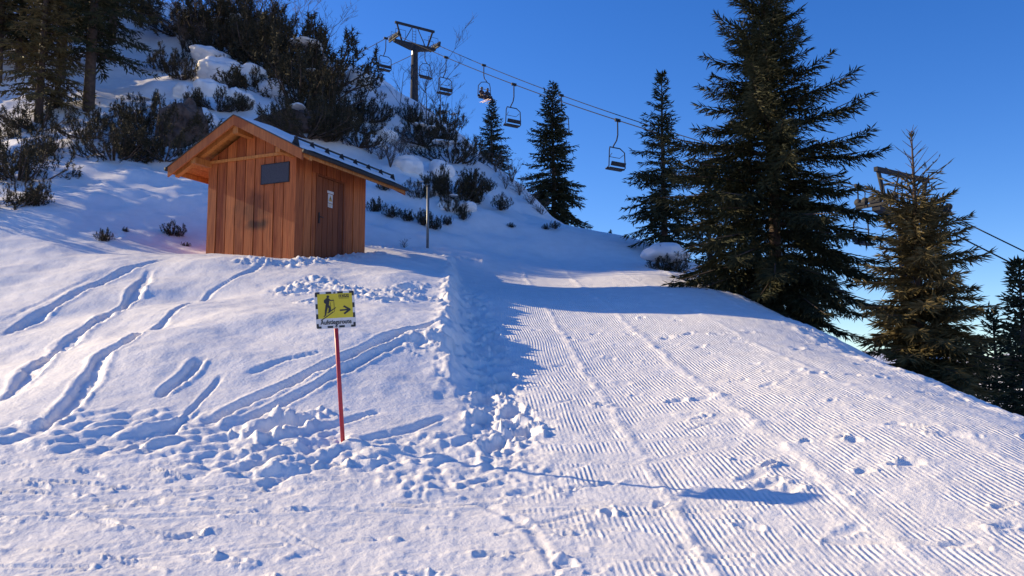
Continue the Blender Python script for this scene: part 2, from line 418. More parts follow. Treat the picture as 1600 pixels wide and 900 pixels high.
# boot track
rngp = np.random.RandomState(3)
lip = np.exp(-((sx - lipx(sy) + .22 - .07 * n_edge) / .16) ** 2) * sstep(8, 11, sy) * (1 - sstep(19, 21, sy))
dz += lip * .05 * (1 + 1.6 * n_edge)
trk = np.exp(-((sx - lipx(sy) - .32) / .26) ** 2) * sstep(6.6, 7.6, sy) * (1 - sstep(17, 19, sy))
dz += trk * (.045 * rid - .05)
# polar window for local dents
def dent(x, y, a, b, ang, depth, rim=.5, wipe=True):
    R0 = math.hypot(x, y); m = 3 * max(a, b)
    i0, i1 = np.searchsorted(RR[:r_hi], [R0 - m, R0 + m]); t0 = math.atan2(x, y); dt = m / R0
    j0, j1 = np.searchsorted(dense, [t0 - dt, t0 + dt])
    if i1 <= i0 or j1 <= j0: return
    X = sx[i0:i1, j0:j1] - x; Y = sy[i0:i1, j0:j1] - y
    c, s = math.cos(ang), math.sin(ang)
    q = np.hypot((X * c + Y * s) / a, (-X * s + Y * c) / b) * (1 + .35 * n_fine[i0:i1, j0:j1])
    dz[i0:i1, j0:j1] += -depth * np.exp(-q ** 4) + depth * rim * np.exp(-((q - 1.5) / .35) ** 2) * (1 + 1.5 * n_edge[i0:i1, j0:j1])
    if wipe: mk[i0:i1, j0:j1] = np.maximum(mk[i0:i1, j0:j1], np.exp(-(q / 1.6) ** 4))
for k in range(150):                                    # dents and ski-pole pricks on the groomed run
    y = 4.2 + 13 * rngp.rand() ** 1.5; x = rngp.uniform(-.2, 4.8)
    dent(x, y, rngp.uniform(.04, .13), rngp.uniform(.025, .06), rngp.uniform(-.4, .9), rngp.uniform(.006, .022))
for k in range(26):                                     # boot prints
    y = 7.2 + k * .38 + rngp.uniform(-.06, .06); x = float(lipx(y)) + .32 + (.15 if k % 2 else -.15) + rngp.uniform(-.06, .06)
    dent(x, y, .09, .17, rngp.uniform(-.3, .3), rngp.uniform(.05, .09), .3)
for k in range(170):                                    # chopped snow of the skied run
    y = rngp.uniform(3.9, 7.0); x = rngp.uniform(-4.4, .6)
    dent(x, y, rngp.uniform(.04, .2), rngp.uniform(.012, .035), rngp.uniform(-.5, .7), rngp.uniform(.004, .013), .6)
for (u, v) in [(455, 664), (425, 668), (700, 545), (655, 532), (640, 448), (610, 470), (560, 460), (490, 470), (465, 455), (180, 370)]:
    h = hit(u, v); dent(h[0], h[1], .12, .2, rngp.uniform(-1, 1), .08, .3)
def scratch(px, width, depth, wipe=.05):
    global dz, mk
    d, al = poly_dist(px)
    dz += -depth * np.exp(-(d / width) ** 2) + depth * .6 * np.exp(-((d - 2 * width) / width) ** 2)
    mk = np.maximum(mk, 1 - sstep(wipe * .5, wipe, d))
scratch([(790, 696), (960, 690), (1160, 682)], .014, .010)
scratch([(1290, 848), (1420, 852), (1545, 859)], .015, .014)
scratch([(800, 722), (1000, 726), (1130, 700)], .015, .007, .06)
scratch([(560, 795), (700, 790), (1000, 790), (1060, 786)], .015, .010, .06)
scratch([(640, 778), (760, 792), (830, 830), (870, 895)], .03, .007, .12)
scratch([(0, 805), (200, 812), (520, 800), (700, 806)], .02, .014)
scratch([(350, 810), (440, 830), (500, 862)], .012, .008)
for k in range(46):                                     # edge marks of skis
    y = rngp.uniform(4.2, 6.8); x = rngp.uniform(-4.2, .8); L = rngp.uniform(.25, 1.3); a = rngp.uniform(-.25, .55)
    d, _ = seg_dist(x, y, x + L * math.cos(a), y + L * math.sin(a))
    dz += -.012 * np.exp(-(d / .014) ** 2) + .007 * np.exp(-((d - .03) / .016) ** 2)
# passes of the groomer leave low seams along the run
for x0, hgt, wd in ((.62, .018, .05), (1.75, .02, .06), (3.1, .012, .05), (4.25, .03, .09)):
    q = (sx + .045 * sy - x0 - .7 - .05 * n_mid) / wd
    sm = .55 * hgt * np.exp(-q ** 2) * sstep(4, 5, sy) * (1 + .8 * n_edge); dz += sm
    mk = np.maximum(mk, np.exp(-(q / 1.2) ** 2) * .8)
q = (sx - 4.75 - .1 * n_mid) / .35
dz += .03 * np.exp(-q ** 2) * (1 + .6 * n_edge)
# general unevenness
onbank = sstep(.05, .3, lipx(sy) - sx) * sstep(7, 9, sy)
dz += onbank * (.035 * fbm(sx * .8, sy * .8, 3) + .006 * n_edge) + (1 - onbank) * (.010 * fbm(sx * 1.1, sy * 1.1, 3) + .004 * n_edge + .0035 * n_fine)
flat = sstep(.6, -.3, sx + .35 * (sy - 6)) * sstep(7.6, 6.8, sy)
dz += flat * (.006 * n_mid + .003 * np.abs(n_edge) + .0035 * np.abs(fbm(sx * 3 + sy, sy * 12, 3)))
fade = 1 - sstep(25, 29.5, np.hypot(sx, sy))
TZ[:r_hi, :1000] += dz * fade
cm = sstep(.0, .15, sx - lipx(sy) + .05 * n_edge) * (1 - sstep(4.5, 4.9, sx)) * (1 - flat) * (1 - np.clip(mk, 0, 1)) * (1 - sstep(19, 23, sy)) * (1 - .9 * np.clip(z2 + z3, 0, 1))
lowsmear = sstep(.05, .5, n_mid + .35 * fbm(sx * .7 + 5, sy * 1.6, 3)) 
cm *= 1 - .85 * lowsmear * (1 - sstep(8.5, 13, sy))
cord[:r_hi, :1000] = cm * (1 - .35 * trk)
V = np.stack([TX, TY, TZ], -1).reshape(-1, 3)
I = np.arange(nr * nt).reshape(nr, nt)
a = I[:-1]; b = I[1:]
Fq = np.stack([a, np.roll(a, -1, 1), np.roll(b, -1, 1), b], -1).reshape(-1, 4)
me = mesh_np('snow_ground', V, Fq[:, ::-1], True)
at = me.attributes.new('cord', 'FLOAT', 'POINT'); at.data.foreach_set('value', cord.ravel().astype(np.float32))
# small disc closes the ground under the camera
ter = link('snow_ground', me, M['snow']); ter['kind'] = 'structure'
def tz(x, y):
    """height of the finished ground"""
    r = math.hypot(x, y); th = math.atan2(x, y)
    i = min(int(np.searchsorted(RR, r)), nr - 1); j = min(int(np.searchsorted(dense, th)), 999)
    return float(TZ[i, j])
def hitz(u, v):
    h = hit(u, v); return np.array([h[0], h[1], tz(h[0], h[1])])

# ------------------------------------------------------------------ the hut
hb = P(458, 404, 18.0)
BX = math.atan2(.863, .505) + rad(6)
hut = thing('wooden_hut', 'small brown board-clad wooden hut with snow-dusted gable roof on the snow bank', 'hut', (hb[0], hb[1], hb[2]), BX)
LW, WW = 2.60, 2.38                           # side length (x), gable width (y)
RZ, EZ, OE, OF, OB = 3.10, 2.15, .64, .60, .80
SL = (RZ - EZ) / (WW / 2 + OE)
def under(y): return RZ - abs(y - WW / 2) * SL - .16      # underside of roof over local y
core = prism('wall_core', [(.02, .02, -.5), (.02, WW - .02, -.5), (.02, WW - .02, under(WW) - .02), (.02, WW / 2, under(WW / 2) - .02), (.02, .02, under(0) - .02)], (LW - .04, 0, 0), M['seam'], hut)
nb = 9; wb = WW / nb
rw = random.Random(5)
fw = link('gable_wall', core.data.copy(), None, hut); fw.scale = (.004, .996, .996); fw.location = (.008, .004, .004)
for i in range(nb):
    y0, y1 = i * wb + .012, (i + 1) * wb - .012
    d = .034 if i % 2 else .040; d += rw.uniform(-.003, .003)
    zt = lambda y: under(y) - .004
    top = [(0, y1, zt(y1)), (0, y0, zt(y0))]
    if y0 < WW / 2 < y1: top.insert(1, (0, WW / 2, zt(WW / 2)))
    o = prism('board', [(0, y0, -.5), (0, y1, -.5)] + top, (-d, 0, 0), M['board'], core)
# side wall boards, with the door opening
DX0, DX1, DZ1 = .72, 1.68, 1.93
ns = 10; ws = LW / ns
for i in range(ns):
    x0, x1 = i * ws + .012, (i + 1) * ws - .012
    d = (.034 if i % 2 else .042) + rw.uniform(-.003, .003)
    segs = [(-.5, under(0) - .01)]
    if x1 > DX0 and x0 < DX1:
        segs = [(DZ1 + .055, under(0) - .01)]
        if x0 < DX0 - .10: box('board', x0, DX0 - .055, -d, 0, -.5, DZ1 + .05, M['board'], core)
        if x1 > DX1 + .10: box('board', DX1 + .055, x1, -d, 0, -.5, DZ1 + .05, M['board'], core)
    for z0, z1 in segs: box('board', x0, x1, -d, 0, z0, z1, M['board'], core)
for i in range(ns):                           # rear and far side, out of sight
    x0, x1 = i * ws + .006, (i + 1) * ws - .006
    box('board', x0, x1, WW, WW + .035, -.5, under(0) - .01, M['board'], core)
for i in range(nb):
    y0, y1 = i * wb + .006, (i + 1) * wb - .006
    box('board', LW, LW + .035, y0, y1, -.5, min(under(y0), under(y1)) - .01, M['board'], core)
bpy.data.objects.remove(fw)
for (x, y) in ((-.045, -.045),):
    box('corner_board', x, .075, y - .012, -.044, -.5, under(0) - .015, M['board'], core)
    box('corner_board', x - .013, x - .001, y - .012, .10, -.5, under(0) - .015, M['board'], core)
# door
door = box('door', DX0, DX1, -.012, .0, -.4, DZ1, M['doorwood'], hut)
nd = 5; wd = (DX1 - DX0) / nd
for i in range(nd): box('plank', DX0 + i * wd + .008, DX0 + (i + 1) * wd - .008, -.036, -.0125, -.4, DZ1 - .01, M['doorwood'], door)
box('door_frame', DX0 - .05, DX0 - .002, -.05, 0, -.5, DZ1 + .05, M['doorwood'], hut)
box('door_frame', DX1 + .002, DX1 + .05, -.05, 0, -.5, DZ1 + .05, M['doorwood'], hut)
box('door_frame', DX0 - .001, DX1 + .001, -.05, 0, DZ1 + .003, DZ1 + .05, M['doorwood'], hut)
hd = box('handle', DX0 + .05, DX0 + .085, -.054, -.037, .88, 1.12, M['metal_dark'], door)
tube('handle_lever', [(DX0 + .067, -.05, 1.02), (DX0 + .067, -.085, 1.02), (DX0 + .17, -.085, 1.02)], .010, M['metal_dark'], door)
# warning notices on the door
M['paper'] = simple('notice_white', (.62, .58, .54), .5, 0, .05)
M['notice'] = simple('notice_orange', (.60, .35, .10), .5, 0, .1)
nx = (DX0 + DX1) / 2 - .01
box('notice', nx - .115, nx + .115, -.043, -.037, 1.615, 1.67, M['paper'], door)
nt1 = box('notice', nx - .085, nx + .085, -.043, -.037, 1.40, 1.60, M['paper'], door)
prism('warning_triangle', [(nx - .075, -.0435, 1.44), (nx + .075, -.0435, 1.44), (nx, -.0435, 1.575)], (0, -.003, 0), M['notice'], door)
prism('warning_mark', [(nx - .012, -.0470, 1.455), (nx + .03, -.0470, 1.51), (nx + .002, -.0470, 1.51), (nx + .015, -.0470, 1.55), (nx - .03, -.0470, 1.495), (nx + .0, -.0470, 1.495)], (0, -.002, 0), M['black'], door)
n2 = box('notice', nx - .085, nx + .085, -.043, -.037, 1.30, 1.385, M['paper'], door)
for k in range(3): box('notice_print', nx - .07, nx + .06 - .02 * k, -.0455, -.0432, 1.362 - k * .022, 1.371 - k * .022, M['notice'], door)
# dark vent panel on the gable
vp = box('vent_panel', -.062, -.044, .13, .86, 1.66, 2.07, M['shutter'], hut)
for q in ((.115, .129, 1.645, 2.085), (.861, .875, 1.645, 2.085)): box('vent_frame', -.066, -.0435, q[0], q[1], q[2], q[3], M['metal_dark'], vp)
for q in ((1.645, 1.659), (2.071, 2.085)): box('vent_frame', -.066, -.0435, .1295, .8605, q[0], q[1], M['metal_dark'], vp)
# roof
XF, XB = -OF, LW + OB
roof = thing('roof', 'x', 'x', (0, 0, 0)); roof.parent = hut
for k in ('label', 'category'): del roof[k]
def slope_pt(y, off=0): return RZ - abs(y - WW / 2) * SL + off
CA = math.atan(SL); cs = math.cos(CA)
def slab(name, ya, yb, x0, x1, o0, o1, m, parent):
    """piece lying on the roof plane from ya to yb, between vertical offsets o0..o1"""
    return prism(name, [(x0, ya, slope_pt(ya, o0)), (x0, yb, slope_pt(yb, o0)), (x0, yb, slope_pt(yb, o1)), (x0, ya, slope_pt(ya, o1))], (x1 - x0, 0, 0), m, parent)
for side in (0, 1):
    ys = np.linspace(WW / 2, -OE if side == 0 else WW + OE, 10)
    for ya, yb in zip(ys, ys[1:]):
        e = .004 if yb > ya else -.004
        slab('deck_plank', ya + e, yb - e, XF + .045, XB - .03, -.045, -.022, M['rafter'], roof)
    ye = -OE - .03 if side == 0 else WW + OE + .03
    slab('metal_sheet', WW / 2, ye, XF - .02, XB + .02, -.020, -.004, M['metal_dark'], roof)
    sg = 1 if side else -1
    # bargeboards front and back, rafters
    ym = WW / 2; ye2 = -OE if side == 0 else WW + OE
    slab('bargeboard', ym, ye2, XF, XF + .042, -.235, -.021, M['barge'], roof)
    slab('bargeboard', ym, ye2, XB - .028, XB - .001, -.2, -.021, M['barge'], roof)
    for xr in (XF + .22, ):
        slab('rafter', ym, ye2, xr, xr + .11, -.19, -.046, M['rafter'], roof)
    # purlin stub on the wall plate
    yw = .04 if side == 0 else WW - .04
    prism('purlin', [(XF + .06, yw - .06, slope_pt(yw) - .335), (XF + .06, yw + .06, slope_pt(yw) - .335), (XF + .06, yw + .06, slope_pt(yw) - .20), (XF + .06, yw - .06, slope_pt(yw) - .20)], (OF - .11, 0, 0), M['rafter'], roof)
    # eave fascia
    yf = ye2 - sg * .0
    prism('fascia', [(XF + .044, yf - sg * .03, slope_pt(yf) - .15), (XF + .044, yf - sg * .004, slope_pt(yf) - .15), (XF + .044, yf - sg * .004, slope_pt(yf) - .046), (XF + .044, yf - sg * .03, slope_pt(yf) - .046)], (XB - XF - .08, 0, 0), M['rafter'], roof)
    tube('gutter', [(XF - .02, ye2 + sg * .05, slope_pt(ye2) - .055), (XB + .03, ye2 + sg * .05, slope_pt(ye2) - .055)], .045, M['metal_dark'], roof)
prism('ridge_purlin', [(XF + .06, WW / 2 - .07, RZ - .40), (XF + .06, WW / 2 + .07, RZ - .40), (XF + .06, WW / 2 + .07, RZ - .235), (XF + .06, WW / 2 - .07, RZ - .235)], (OF - .11, 0, 0), M['rafter'], roof)
# rail across the gable
box('gable_rail', -.085, -.046, -.04, WW + .03, under(0) - .075, under(0) - .012, M['rafter'], hut)
# snow lying on the roof
def snow_slab(side, x0, x1, d0, d1, th, seed):
    nx_, nd_ = 60, 16; vs = []; rg = np.random.RandomState(seed)
    L = WW / 2 + OE
    for i in range(nx_ + 1):
        for j in range(nd_ + 1):
            s = d0 + (d1 - d0) * j / nd_; x = x0 + (x1 - x0) * i / nx_
            e = min(i, nx_ - i) / nx_ * 14; e2 = min(j, nd_ - j) / nd_ * 6
            t = th * min(1, e) ** .5 * min(1, e2 + .15) ** .5 * (1 + .35 * float(perlin(x * 1.7 + seed, s * 2.2)))
            y = WW / 2 - s * L if side == 0 else WW / 2 + s * L
            vs.append((x + .02 * float(perlin(s * 9, i * .7)), y, slope_pt(y, t - .0035)))
    f = [(i * (nd_ + 1) + j, (i + 1) * (nd_ + 1) + j, (i + 1) * (nd_ + 1) + j + 1, i * (nd_ + 1) + j + 1) for i in range(nx_) for j in range(nd_)]
    if side == 1: f = [q[::-1] for q in f]
    o = link('roof_snow', mesh_np('roof_snow', vs, f, True), M['snowcap'], roof)
snow_slab(0, XF + .15, XB - .01, .02, .985, .085, 1)
snow_slab(1, XF + .10, XB - .01, .02, .985, .09, 2)
# snow guard: pipe on brackets over the right eave
yg = -OE + .28
gp = [(XF + .10, yg, slope_pt(yg, .15)), (XB - .12, yg, slope_pt(yg, .15))]
sgd = tube('snow_guard', gp, .021, M['metal_dark'], roof)
for k in range(8):
    x = XF + .14 + k * (XB - XF - .3) / 7
    prism('bracket', [(x, yg - .09, slope_pt(yg - .09, -.003)), (x, yg + .10, slope_pt(yg + .10, -.003)), (x, yg + .02, slope_pt(yg, .18)), (x, yg - .03, slope_pt(yg, .18))], (.018, 0, 0), M['metal_dark'], sgd)

# ------------------------------------------------------------------ route sign
sb = hitz(536, 690)
sign = thing('route_sign', 'yellow and white ascent route sign on a thin red pole in the snow', 'sign', (sb[0], sb[1], sb[2] - .02))
sign.rotation_euler = (0, rad(-4.6), rad(19))
dist = sb[1]; SC = dist / F
H = 236 * SC; PW = 61.5 * SC; PH = 58 * SC
tube('pole', [(0, 0, -.35), (0, 0, H * .99)], .0175 * 1.0, M['red'], sign, 12)
pz0 = H - PH - .004
plate = None
bm = bmesh.new(); bm_box(bm, -PW / 2, PW / 2, -.026, -.019, pz0, pz0 + PH)
es = [e for e in bm.edges if abs(e.verts[0].co.y - e.verts[1].co.y) > .003]
bmesh.ops.bevel(bm, geom=es, offset=.012, segments=3, affect='EDGES')
plate = link('panel', mesh_bm('panel', bm), M['white'], sign)
def q2(px, pz): return (-PW / 2 + px * PW, pz0 + pz * PH)
def flat(name, pts, m, y=-.0275, th=.0012):
    return prism(name, [(q2(*p)[0], y, q2(*p)[1]) for p in pts], (0, th, 0), m, plate)
def rect(name, x0, x1, z0, z1, m, y=-.0275): return flat(name, [(x0, z0), (x1, z0), (x1, z1), (x0, z1)], m, y)
def stroke(name, a, b, w0, w1, m, y=-.0295):
    a = np.array(a); b = np.array(b); d = (b - a) / np.linalg.norm(b - a); nn = np.array([-d[1], d[0]])
    return flat(name, [tuple(a - nn * w0), tuple(b - nn * w1), tuple(b + nn * w1), tuple(a + nn * w0)], m, y)
rect('yellow_field', .065, .935, .275, .935, M['yellow'])
B = M['black']; g = .016; t_ = .068
for x0, x1 in ((.015, .13), (.28, .42), (.57, .71), (.87, .985)):
    rect('border_mark', x0, x1, .93, .985, B, -.0282); rect('border_mark', x0, x1, .015, .07, B, -.0282)
for z0, z1 in ((.86, .929), (.54, .67), (.27, .40), (.071, .14)):
    rect('border_mark', .015, .066, z0, z1, B, -.0282); rect('border_mark', .934, .985, z0, z1, B, -.0282)
stroke('arrow', (.61, .475), (.83, .485), .021, .021, B)
stroke('arrow', (.71, .585), (.872, .478), .024, .024, B, -.0300); stroke('arrow', (.71, .375), (.872, .490), .024, .024, B, -.0306)
hc = (.33, .855)
flat('skier_figure', [(hc[0] + .035 * math.cos(t * math.pi / 6), hc[1] + .037 * math.sin(t * math.pi / 6)) for t in range(12)], B, -.0295)
flat('skier_figure', [(.29, .82), (.35, .815), (.37, .77), (.345, .64), (.37, .60), (.255, .60), (.27, .66), (.225, .70), (.225, .76)], B, -.0300)
stroke('skier_figure', (.345, .785), (.40, .745), .020, .014, B, -.0304); stroke('skier_figure', (.39, .745), (.475, .755), .014, .012, B, -.0308)
stroke('skier_figure', (.29, .62), (.265, .49), .032, .026, B, -.0304); stroke('skier_figure', (.265, .50), (.245, .37), .026, .018, B, -.0308)
stroke('skier_figure', (.32, .62), (.37, .53), .032, .026, B, -.0312); stroke('skier_figure', (.365, .54), (.335, .43), .026, .02, B, -.0316)
stroke('skier_figure', (.13, .225), (.45, .445), .012, .010, B, -.0298); stroke('skier_figure', (.20, .325), (.26, .37), .012, .012, B, -.0302)
stroke('skier_figure', (.30, .415), (.515, .555), .014, .009, B, -.0306)
stroke('skier_figure', (.47, .74), (.475, .44), .004, .004, B, -.0296); stroke('skier_figure', (.385, .70), (.385, .48), .004, .004, B, -.0297)
rect('logo', .60, .86, .82, .90, B, -.0288)
def text(name, body, size, cx, cz, m, y, sx_=1, bold=0):
    c = bpy.data.curves.new(name, 'FONT'); c.body = body; c.size = size; c.align_x = 'CENTER'; c.align_y = 'CENTER'; c.extrude = .0005; c.offset = bold
    o = bpy.data.objects.new(name, c); COL.objects.link(o); bpy.context.view_layer.update()
    me2 = bpy.data.meshes.new_from_object(o); bpy.data.objects.remove(o)
    o = link(name, me2, m, plate); X, Z = q2(cx, cz); o.location = (X, y, Z); o.rotation_euler = (math.pi / 2, 0, 0); o.scale = (sx_, 1, 1)
    return o
text('lettering', 'Aufstiegsroute', PH * .165, .50, .165, B, -.0285, .84, .0011)
text('logo_lettering', 'DAV', PH * .088, .765, .86, M['yellow'], -.0308, 1.15)
rect('logo_mark', .615, .675, .832, .888, M['yellow'], -.0302); rect('logo_mark', .625, .665, .842, .878, B, -.0316)
rect('logo_print', .60, .86, .792, .80, M['black'], -.0292)
for pz in (.955, .045):
    X, Z = q2(.5, pz)
    tube('bolt', [(X, -.028, Z), (X, -.033, Z)], .009, M['metal_grey'], plate, 8)

# ------------------------------------------------------------------ conifers
def spruce_mesh(h, rb, seed, sparse_top=0., dens=1., gap=.0, droop=1., low=.03, wm=1.):
    rg = np.random.RandomState(seed); V = []; Fc = []
    Vb = bmesh.new()
    bm_tube(Vb, [(0, 0, -.6), (0, 0, h * .3), (rg.uniform(-.03, .03) * h * .3, 0, h * .7), (0, 0, h)], [h * .017 + .02, h * .012 + .015, h * .006 + .01, .008], 7)
    quads = []
    def sprig(p, d, L, wdt):
        wdt = wdt * wm
        # two crossed narrow blades of needles
        d = d / (np.linalg.norm(d) + 1e-9)
        a = np.cross(d, [0, 0, 1.]); na = np.linalg.norm(a)
        a = a / na if na > 1e-3 else np.array([1., 0, 0]); b = np.cross(d, a)
        for ax in (a, b * .8):
            quads.append((p, p + d * L * .45 + ax * wdt, p + d * L, p + d * L * .45 - ax * wdt))
    z = h * low
    while z < h * .985:
        t = z / h
        prof = (1 - t) ** .9 * (1 - .35 * np.exp(-t * 14))
        nb_ = rg.randint(4, 8) if t < .8 else rg.randint(3, 6)
        az0 = rg.rand() * 6.28
        for k in range(nb_):
            if rg.rand() < gap: continue
            az = az0 + 6.283 * k / nb_ + rg.uniform(-.35, .35)
            L = rb * prof * rg.uniform(.5, 1.25) * (1 + .22 * math.sin(az + seed) + .16 * math.sin(2 * az + z * 1.1)) + .12; L = min(L, rb * .86)
            el0 = (.15 + .75 * t ** 1.5) - .25 * droop * (1 - t)         # start elevation
            el1 = el0 - .45 * droop * (1 - t) - .1; el2 = el1 + .55
            nseg = max(4, int(L / .16)); p = np.array([0, 0, z + rg.uniform(-.05, .05)]); pts = [p]
            for i in range(nseg):
                s = i / nseg; el = el0 + (el1 - el0) * min(1, s * 1.7) if s < .6 else el1 + (el2 - el1) * (s - .6) / .4
                az += rg.uniform(-.06, .06)
                p = p + np.array([math.cos(az) * math.cos(el), math.sin(az) * math.cos(el), math.sin(el)]) * L / nseg; pts.append(p)
            bm_tube(Vb, [pts[0], pts[len(pts) // 2], pts[-1]], [.006 + .011 * L, .004 + .005 * L, .003], 4, False)
            thin = 1 - sparse_top * (t > .72)
            for i in range(1, nseg + 1):
                s = i / nseg
                if s < .12: continue
                dd = pts[i] - pts[i - 1]; dd = dd / np.linalg.norm(dd); sd = np.cross(dd, [0, 0, 1.])
                bare_ = sparse_top and t > .80
                if not bare_ or rg.rand() < .25: sprig(pts[i - 1], dd + rg.uniform(-.15, .15, 3), .17, .028 * (.5 if bare_ else 1))
                if bare_: continue
                nk = 2 if L < .5 else 4
                for sg in (-1, 1):
                    for q_ in range(max(1, int(nk * dens / 2 + rg.rand()))):
                        if rg.rand() > thin * 1.0: continue
                        tl = min(.55, (.30 * L * (1.05 - s) + .10)) * rg.uniform(.6, 1.2)
                        base_p = pts[i - 1] + (pts[i] - pts[i - 1]) * rg.rand()
                        td = dd * rg.uniform(.5, 1.0) + sd * sg * rg.uniform(.5, 1) + np.array([0, 0, rg.uniform(-.65, .12) * droop])
                        td = td / np.linalg.norm(td); m_ = max(1, int(tl / .11))
                        for c in range(m_):
                            pp = base_p + td * tl * c / m_
                            sprig(pp, td + rg.uniform(-.45, .45, 3), tl / m_ * 1.5 + .03, rg.uniform(.016, .032))
                            if tl > .2 and rg.rand() < .7: sprig(pp, td + rg.uniform(-.9, .9, 3) + np.array([0, 0, -.4 * droop]), .12, .02)
        z += h * rg.uniform(.016, .027) + .05
    for _ in range(10): sprig(np.array([0, 0, h * .97]), np.array([rg.uniform(-.5, .5), rg.uniform(-.5, .5), 1]), .16, .02)
    Q_ = np.array(quads).reshape(-1, 3)
    crown = mesh_np('crown', Q_, np.arange(len(Q_)).reshape(-1, 4))
    return mesh_bm('trunk', Vb, True), crown
def put_spruce(meshes, loc, scale, rotz, label, group=None, m='needles', name='spruce_tree', lean=0, sink=.1, squash=1):
    t = thing(name, label, 'tree', (loc[0], loc[1], loc[2] - sink), rotz, group)
    t.scale = (scale * squash, scale * squash, scale); t.rotation_euler = (lean, 0, rotz)
    tr, cr = meshes
    o = link('trunk', tr, M['bark'], t); 
    c = bpy.data.objects.new('crown', cr); COL.objects.link(c); c.parent = t
    if not cr.materials: cr.materials.append(M[m])
    elif cr.materials[0] != M[m]:
        c.material_slots[0].link = 'OBJECT'; c.material_slots[0].material = M[m]
    return t
def height_for(u, Y, vtop, g): return P(u, vtop, Y)[2] - g
# the big spruce beyond the edge of the run
g = ground(1214, 19); Hb = height_for(1214, 19, -75, g[2])
put_spruce(spruce_mesh(Hb, 3.25, 11, dens=3.0, wm=.62), g, 1, .4, 'tallest dark spruce beside the groomed run')
g = ground(1436, 15); Hr = height_for(1436, 15, 196, g[2])
put_spruce(spruce_mesh(Hr, 1.45, 23, sparse_top=.85, dens=4.0, droop=.7, wm=.55), g, 1, 1.0, 'sunlit olive spruce with a bare spiky leader in front of a lift pylon', m='needles_sunlit')
gA = ground(1040, 27); HA = height_for(1040, 27, 112, gA[2]); sA = spruce_mesh(HA, 1.6, 31, dens=1.4, gap=.2, wm=.8)
put_spruce(sA, gA, 1, 0, 'slim open spruce just behind the tallest spruce')
gB = ground(866, 38); HB = height_for(866, 38, 122, gB[2]); sB = spruce_mesh(HB, 2.1, 43, dens=1.3, gap=.1)
put_spruce(sB, gB, 1, 0, 'dark pointed spruce at the foot of the snowy ridge')
gC = ground(768, 47); HC = height_for(768, 47, 155, gC[2])
put_spruce(spruce_mesh(HC, 1.5, 57, dens=.8, gap=.12), gC, 1, 0, 'short spruce standing behind the snowy ridge line')
gs = ground(1548, 27); hs_ = height_for(1548, 27, 478, gs[2]); sD = spruce_mesh(hs_, 1.15, 61, dens=.7, gap=.15)
lab = 'dark slender spruce on the drop beyond the right edge of the run'
put_spruce(sD, gs, 1, 0, lab, 'spruces below the edge of the run')
for (u, Y, vt, rz) in ((1594, 22, 398, 1), (1520, 30, 520, 2), (1575, 31, 500, 3), (1618, 26, 420, 4), (1500, 24, 545, 5), (1110, 33, 250, 5.5)):
    g = ground(u, Y); put_spruce(sD, g, height_for(u, Y, vt, g[2]) / hs_, rz, lab if u > 1450 else 'spruce half hidden behind the tallest spruce', 'spruces below the edge of the run' if u > 1450 else 'spruces behind the tallest spruce', squash=1.1)
g = ground(955, 75); put_spruce(sB, g, height_for(955, 75, 356, g[2]) / HB, 1, 'tiny far spruce tip showing over the snow crest', squash=.6)
# forest on the upper left slope
sF = spruce_mesh(11, 2.6, 71, dens=.75, gap=.12, low=.16); sG = spruce_mesh(9, 2.3, 77, dens=.8, gap=.1, low=.1)
for i, (u, v, sc, k) in enumerate([(138, 172, 1.15, 0), (60, 190, 1.0, 1), (-5, 130, 1.0, 0), (95, 120, 1.1, 0), (30, 110, 1.1, 1), (175, 70, .95, 0), (220, 40, .7, 1), (150, 60, 1, 1)]):
    h = hitz(u, v)
    put_spruce((sF, sG)[k], h, sc, i * 1.3, ['tall hillside spruce with a thick bare lower trunk rising from the snow', 'olive lit spruce of the hillside wood next to the thick bare trunk', 'tall spruce at the back of the hillside wood', 'tall spruce at the back of the hillside wood', 'tall spruce at the back of the hillside wood', 'tall spruce at the back of the hillside wood', 'short spruce at the top of the snowy left slope beside leafless shrubs', 'tall spruce at the back of the hillside wood'][i], 'spruces of the hillside wood', m='needles_sunlit' if i in (1, 2, 5) else 'needles')

# ------------------------------------------------------------------ dwarf pines, bare shrubs and trees
def pine_mesh(seed, h=1.5, wdt=1.3, n=26):
    rg = np.random.RandomState(seed); tri = []; B_ = bmesh.new()
    for k in range(n):
        az = rg.rand() * 6.283; out = wdt * math.sqrt(rg.rand()); hh = h * rg.uniform(.45, 1.05) * (1 - .45 * (out / wdt) ** 2)
        p0 = np.array([0, 0, -.15]); p2 = np.array([math.cos(az) * out, math.sin(az) * out, hh]); p1 = np.array([math.cos(az) * out * 1.05, math.sin(az) * out * 1.05, hh * .18])
        pts = [(1 - s) ** 2 * p0 + 2 * s * (1 - s) * p1 + s * s * p2 for s in np.linspace(0, 1, 7)]
        bm_tube(B_, pts[::2], [.03, .022, .014, .008], 4, False)
        for i in range(2, 7):
            for rep in range(3):
                side = pts[i] + rg.uniform(-.17, .17, 3) * (1.2 if i < 6 else .5)
                d = pts[i] - pts[i - 1]; d = d / np.linalg.norm(d) * .6 + np.array([0, 0, .6]) + rg.uniform(-.4, .4, 3); d /= np.linalg.norm(d)
                for q_ in range(26):
                    nd_ = d * .55 + rg.uniform(-1, 1, 3) * .9; nd_ /= np.linalg.norm(nd_); L = rg.uniform(.07, .13)
                    a = np.cross(nd_, rg.uniform(-1, 1, 3)); a = a / (np.linalg.norm(a) + 1e-9) * .010
                    b0 = side + d * rg.uniform(-.1, .12)
                    tri.append((b0 - a, b0 + a, b0 + nd_ * L))
    T = np.array(tri).reshape(-1, 3)
    return mesh_bm('stems', B_, True), mesh_np('foliage', T, np.arange(len(T)).reshape(-1, 3))
